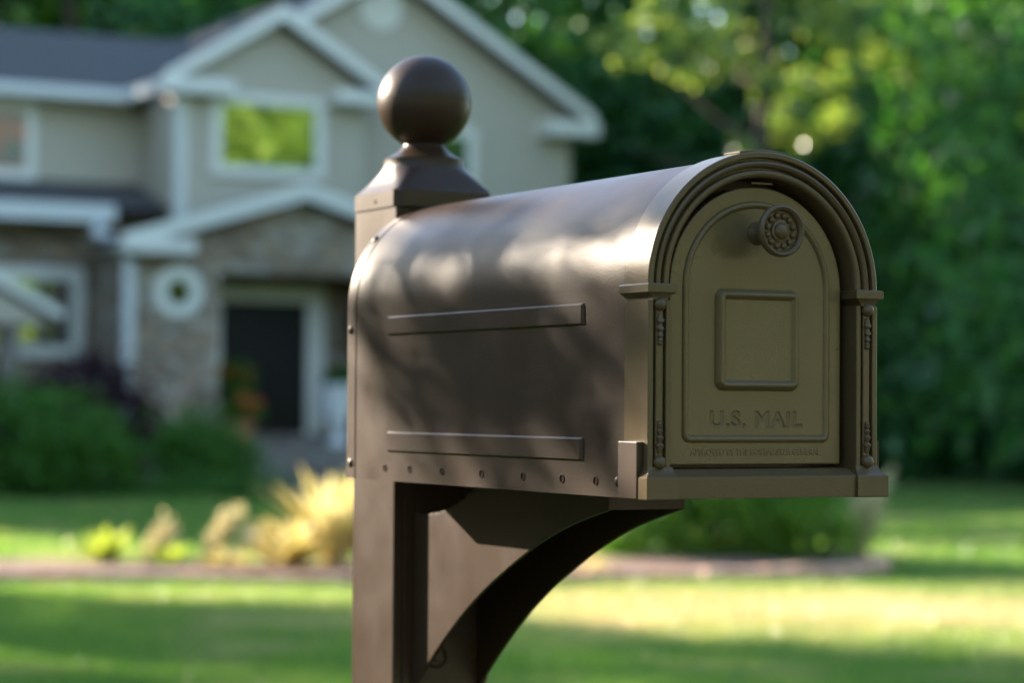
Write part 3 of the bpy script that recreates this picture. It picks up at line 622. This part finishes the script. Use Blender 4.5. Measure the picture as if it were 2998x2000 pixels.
for s in (-1, 1):
    o0, o1 = .0848, .1116       # inner, outer at the fascia
    def rr(k, z, wf): 
        a, c = s*(o0+k), s*(o1-k); u0, u1 = min(a,c), max(a,c); return rring(u0, u1, -.0042+wf, .0400 if s < 0 else .0355, z)
    MB().loft([rr(.0066,.1545,.0030), rr(.0062,.1565,.0028), rr(.0040,.1585,.0020), rr(.0012,.1601,.0006), rr(.0004,.1605,.0002), rr(0,.1606,0), rr(0,.1662,0), rr(.0012,.1674,.0010)]).obj('capital', BD, frame, sharp=30)
    i0, i1 = .0840, .1140
    def r2_(k, z, wf):
        a, c = s*(i0+k*.5), s*(i1-k); u0, u1 = min(a,c), max(a,c); return rring(u0, u1, -.0080+wf, .0340, z)
    MB().loft([r2_(.0005,0,.0005), r2_(0,.0008,0), r2_(0,.0168,0), r2_(.0006,.0175,.0006), r2_(.0022,.0188,.0025), r2_(.0040,.0210,.0048), r2_(.0049,.0236,.0068), r2_(.0052,.0252,.0072)]).obj('base_block', BD, frame, sharp=30)
    MB().box(min(s*.1150,s*.1030), max(s*.1150,s*.1030), .0060, .0345, .0004, .0447).obj('side_strap', B, frame, bevel=.0008)
MB().prism([(-.0052,.0003),(-.0056,.0168),(-.0045,.0182),(.0030,.0222),(.0080,.0234),(.0355,.0236),(.0355,.0003)], -.0838, .0838, 'x').obj('sill', BD, frame, bevel=.0005)
# catch tab on top of the arch and clip inside
tb = MB(); A = [R_(a) for a in (78,82,86,90,94,98,102)]
rings = [[(-math.cos(a)*r*1.0, w_, HS+math.sin(a)*r) for r, w_ in ((RO_-.001,.004),(RO_+.0018,.004),(RO_+.0018,.027),(RO_-.001,.027))] for a in A]
tb.loft(rings).obj('catch_tab', BD, frame, bevel=.0004)
MB().box(-.0085,.0115,.0085,.0125,HS+.0830,HS+.0846).obj('latch_clip', BD, frame, bevel=.0003)
# door
DW = .0130; DR = .0812
dpts = arch_outline(DR, .0262, 56)
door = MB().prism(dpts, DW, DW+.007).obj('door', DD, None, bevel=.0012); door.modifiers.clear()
def text_mesh(txt, size, off=0., ex=.001, sp=1., bv=0.):
    c = bpy.data.curves.new('t', 'FONT'); c.body = txt; c.size = size; c.extrude = ex; c.offset = off; c.align_x = 'CENTER'; c.resolution_u = 4; c.space_character = sp; c.bevel_depth = bv; c.bevel_resolution = 0
    o = bpy.data.objects.new('t', c); COL.objects.link(o); bpy.context.view_layer.update()
    me = bpy.data.meshes.new_from_object(o.evaluated_get(bpy.context.evaluated_depsgraph_get())); bpy.data.objects.remove(o); return me
def fit_text(me, width, height, u, z, w):
    co = np.zeros(len(me.vertices)*3, np.float64); me.vertices.foreach_get('co', co); co = co.reshape(-1,3)
    mn, mx = co.min(0), co.max(0); sx, sy = width/(mx[0]-mn[0]), height/(mx[1]-mn[1])
    out = np.stack([u+(co[:,0]-(mn[0]+mx[0])/2)*sx, w+co[:,2]*-1, z+(co[:,1]-mn[1])*sy], 1)
    me.vertices.foreach_set('co', out.ravel()); me.update(); me.flip_normals() if False else None
    bm = bmesh.new(); bm.from_mesh(me); bmesh.ops.remove_doubles(bm, verts=bm.verts, dist=1e-6); bmesh.ops.recalc_face_normals(bm, faces=bm.faces); bm.to_mesh(me); bm.free()
    return me
t1 = fit_text(text_mesh('U.S. MAIL', .015, -.0002, 0, 1.12, .0010), .0885, .0140, .0003, .0553, DW)
c1 = bpy.data.objects.new('cut', t1); COL.objects.link(c1); bpy.context.view_layer.update(); apply_bool(door, c1, True)
door.data.shade_flat(); door.parent = mb
t2 = fit_text(text_mesh('APPROVED BY THE POSTMASTER GENERAL', .006, .0, .0002, 1.0, .00025), .1240, .0056, 0, .0336, DW)
t2.materials.append(DD); link(bpy.data.objects.new('lettering', t2), door)
def round_path(pts, closed=True): return pts
def offset_rings(path_fn, prof):
    """concentric closed loops; path_fn(inset) -> 2D loop with constant count; prof: (inset, height)"""
    return [[(u, DW-h_, z) for u, z in path_fn(i_)] for i_, h_ in prof]
def arch_loop(ins, r=.0700, zb=.0436, cr=.007, n=40):
    r2 = r-ins; zb2 = zb+ins; c = max(.0012, cr-ins); P = []
    for i in range(n+1):
        a = math.pi*i/n; P.append((-r2*math.cos(a), HS+r2*math.sin(a)))
    for i in range(7): a = -math.pi/2*i/6; P.append((r2-c+c*math.cos(a), zb2+c+c*math.sin(a)))
    for i in range(7): a = -math.pi/2-math.pi/2*i/6; P.append((-r2+c+c*math.cos(a), zb2+c+c*math.sin(a)))
    return P
bd = [(0,0),(.0006,.0012),(.0018,.0024),(.0030,.0028),(.0042,.0024),(.0054,.0012),(.0062,.0000)]
MB().loft(offset_rings(arch_loop, bd), caps=False).obj('moulding', DD, door, sharp=60)
def rect_loop(ins, hw=.0398, z0=.0848, z1=.1660, cr=.0075):
    a, b0, b1 = hw-ins, z0+ins, z1-ins; c = max(.001, cr-ins); P = []
    for cx, cz, s0 in ((a-c,b1-c,0),(-a+c,b1-c,1),(-a+c,b0+c,2),(a-c,b0+c,3)):
        for i in range(7): t = math.pi/2*(s0+i/6); P.append((cx+c*math.cos(t), cz+c*math.sin(t)))
    return P
pf = [(0,0),(.0008,.0018),(.0030,.0050),(.0042,.0059),(.0055,.0058),(.0066,.0050),(.0084,.0026),(.0092,.0022)]
pm = MB().loft(offset_rings(rect_loop, pf), caps=False); k = len(pm.v); pm.f.append(tuple(range(k-28, k)))
pm.obj('raised_panel', DD, door, sharp=60, wn=True)
# knob
KW, KZ = -.0232, .2106
kb = MB().lathe([(.0095,DW-.0002),(.0080,DW-.003),(.0055,DW-.006),(.0050,-.006),(.0060,-.012),(.0130,-.0150),(.0185,-.0160),(.0203,-.0180),(.0208,-.0205),(.0203,-.0230),(.0188,-.0243),(.0172,-.0235),(.0162,-.0215),(.0156,-.0195),(.0090,-.0188),(.0001,-.0190)], (0,0,KZ), 'y', 48)
ko = kb.obj('knob', BD, door, sharp=60)
q = MB()
for i in range(12):
    a = 2*math.pi*(i+.5)/12; q.ball((.0122*math.cos(a), -.0196, KZ+.0122*math.sin(a)), .0027, 12, 1, .9, 1)
q.ball((0,-.0200,KZ), .0068, 20, 1, .8, 1); q.lathe([(.0086,-.0185),(.0084,-.0205),(.0070,-.0210)], (0,0,KZ), 'y', 28)
q.obj('rosette', BD, ko, sharp=60)
# post
PU, PHW = -.0015, .0525; PW0, PW1 = .5760, .6760
post = MB().box(PU-PHW, PU+PHW, PW0, PW1, -1.12, .272).obj('post', B, mb, bevel=.0025)
# post cap with ball
PCU, PCW = PU+.002, (PW0+PW1)/2
def sq(hw, z, k, n=40, ratio=.97):
    """superellipse ring: k=1 square, k=0 circle"""
    e = 2/(2+14*k*k) if k > 0 else 1; P = []
    for i in range(n):
        a = 2*math.pi*(i+.5)/n; c, s_ = math.cos(a), math.sin(a)
        x = math.copysign(abs(c)**e, c); y = math.copysign(abs(s_)**e, s_)
        if k >= 1: m_ = max(abs(c), abs(s_)); x, y = c/m_, s_/m_
        P.append((PCU+hw*x, PCW+hw*y*ratio, z))
    return P
cap = MB(); cap.loft([sq(.0560,.2700,1), sq(.0560,.2860,1), sq(.0555,.2866,1)])
cpo = cap.obj('post_cap', B, mb, sharp=30)
rg = []
for i in range(13):
    t = i/12; hw = .0553-.0143*(1-(1-t)**2.3)*1.0; rg.append(sq(hw, .2866+.0345*t, max(0., 1-t*1.15)))
fl = MB().loft(rg); rg = [sq(.0410,.3211,0), sq(.0412,.3222,0), sq(.0400,.3230,0)]
for i in range(1, 9):
    t = i/8; rg.append(sq(.0210+.0190*(1-t)**2.0, .3230+.0165*t, 0))
rg.append(sq(.0205,.3460,0)); fl.loft(rg)
fl.obj('collar', B, cpo, sharp=40)
bl = MB().ball((PCU,PCW,.3815), .0482, 48); blo = bl.obj('ball', B, cpo, sharp=60)
bl = MB().lathe([(.04825,-.0004),(.04845,0),(.04825,.0004)], (PCU,PCW,.3835), 'z', 64).obj('seam', B, cpo)
MB().lathe([(.0022,-.0001),(.0022,-.0006),(.0001,-.0006)], (PCU-.056,PCW-.004,.2770), 'x', 14).obj('screw_hole_shade', M['hole_shade'], cpo)  # dark disc painted as the shade of a screw hole
# bracket
near = [(.1880,-.0012),(.1880,-.0168),(.2411,-.0287),(.2851,-.0415),(.3308,-.0586),(.3781,-.0800),(.4173,-.0992),(.4576,-.1222),(.4991,-.1506),(.5275,-.1721),(.5583,-.1983),(.5745,-.2125)]
def smooth(pts, it=2):
    for _ in range(it):
        q = [pts[0]]
        for a, c in zip(pts[:-1], pts[1:]): q += [(a[0]*.75+c[0]*.25, a[1]*.75+c[1]*.25), (a[0]*.25+c[0]*.75, a[1]*.25+c[1]*.75)]
        pts = q+[pts[-1]]
    return pts
arc = smooth(near[1:])
scoop = [(.5745,-.0342),(.5560,-.0356),(.5372,-.0350),(.5170,-.0328),(.4976,-.0290),(.4820,-.0240),(.4662,-.0187),(.4500,-.0120),(.4355,-.0050),(.4300,-.0012)]
nb = [near[0]]+arc+scoop
fix = lambda pts: [(w_, z_) for w_, z_ in pts]
br = MB().prism(fix(nb), -.0335, -.0300, 'x').obj('bracket', B, mb, bevel=.0006)
fb = [near[0]]+arc+[(.5745,-.0012)]
MB().prism(fb, .0395, .0430, 'x').obj('far_plate', B, br, bevel=.0006)
MB().box(-.0040, .0040, .4150, .5200, -.0720, -.0045).obj('sun_blocker', B, br)  # hidden block added to stop sun leaking onto the far plate
MB().box(-.0299, .0394, .1882, .5745, -.0042, -.0013).obj('top_plate', B, br)
MB().box(-.0299, .0394, .1882, .1915, -.0166, -.0045).obj('end_plate', B, br)
MB().box(-.0435, -.0336, .5725, .5755, -.2060, -.0060).obj('flange', B, br, bevel=.0004)
MB().box(.0431, .0500, .5725, .5755, -.2060, -.0060).obj('flange', B, br, bevel=.0004)
MB().lathe([(.0110,-.0002),(.0108,-.0022),(.0085,-.0030),(.0080,-.0015),(.0045,-.0015),(.0040,-.0034),(.0001,-.0036)], (-.0055,.5758,-.1800), 'y', 24).obj('bolt', B, br)
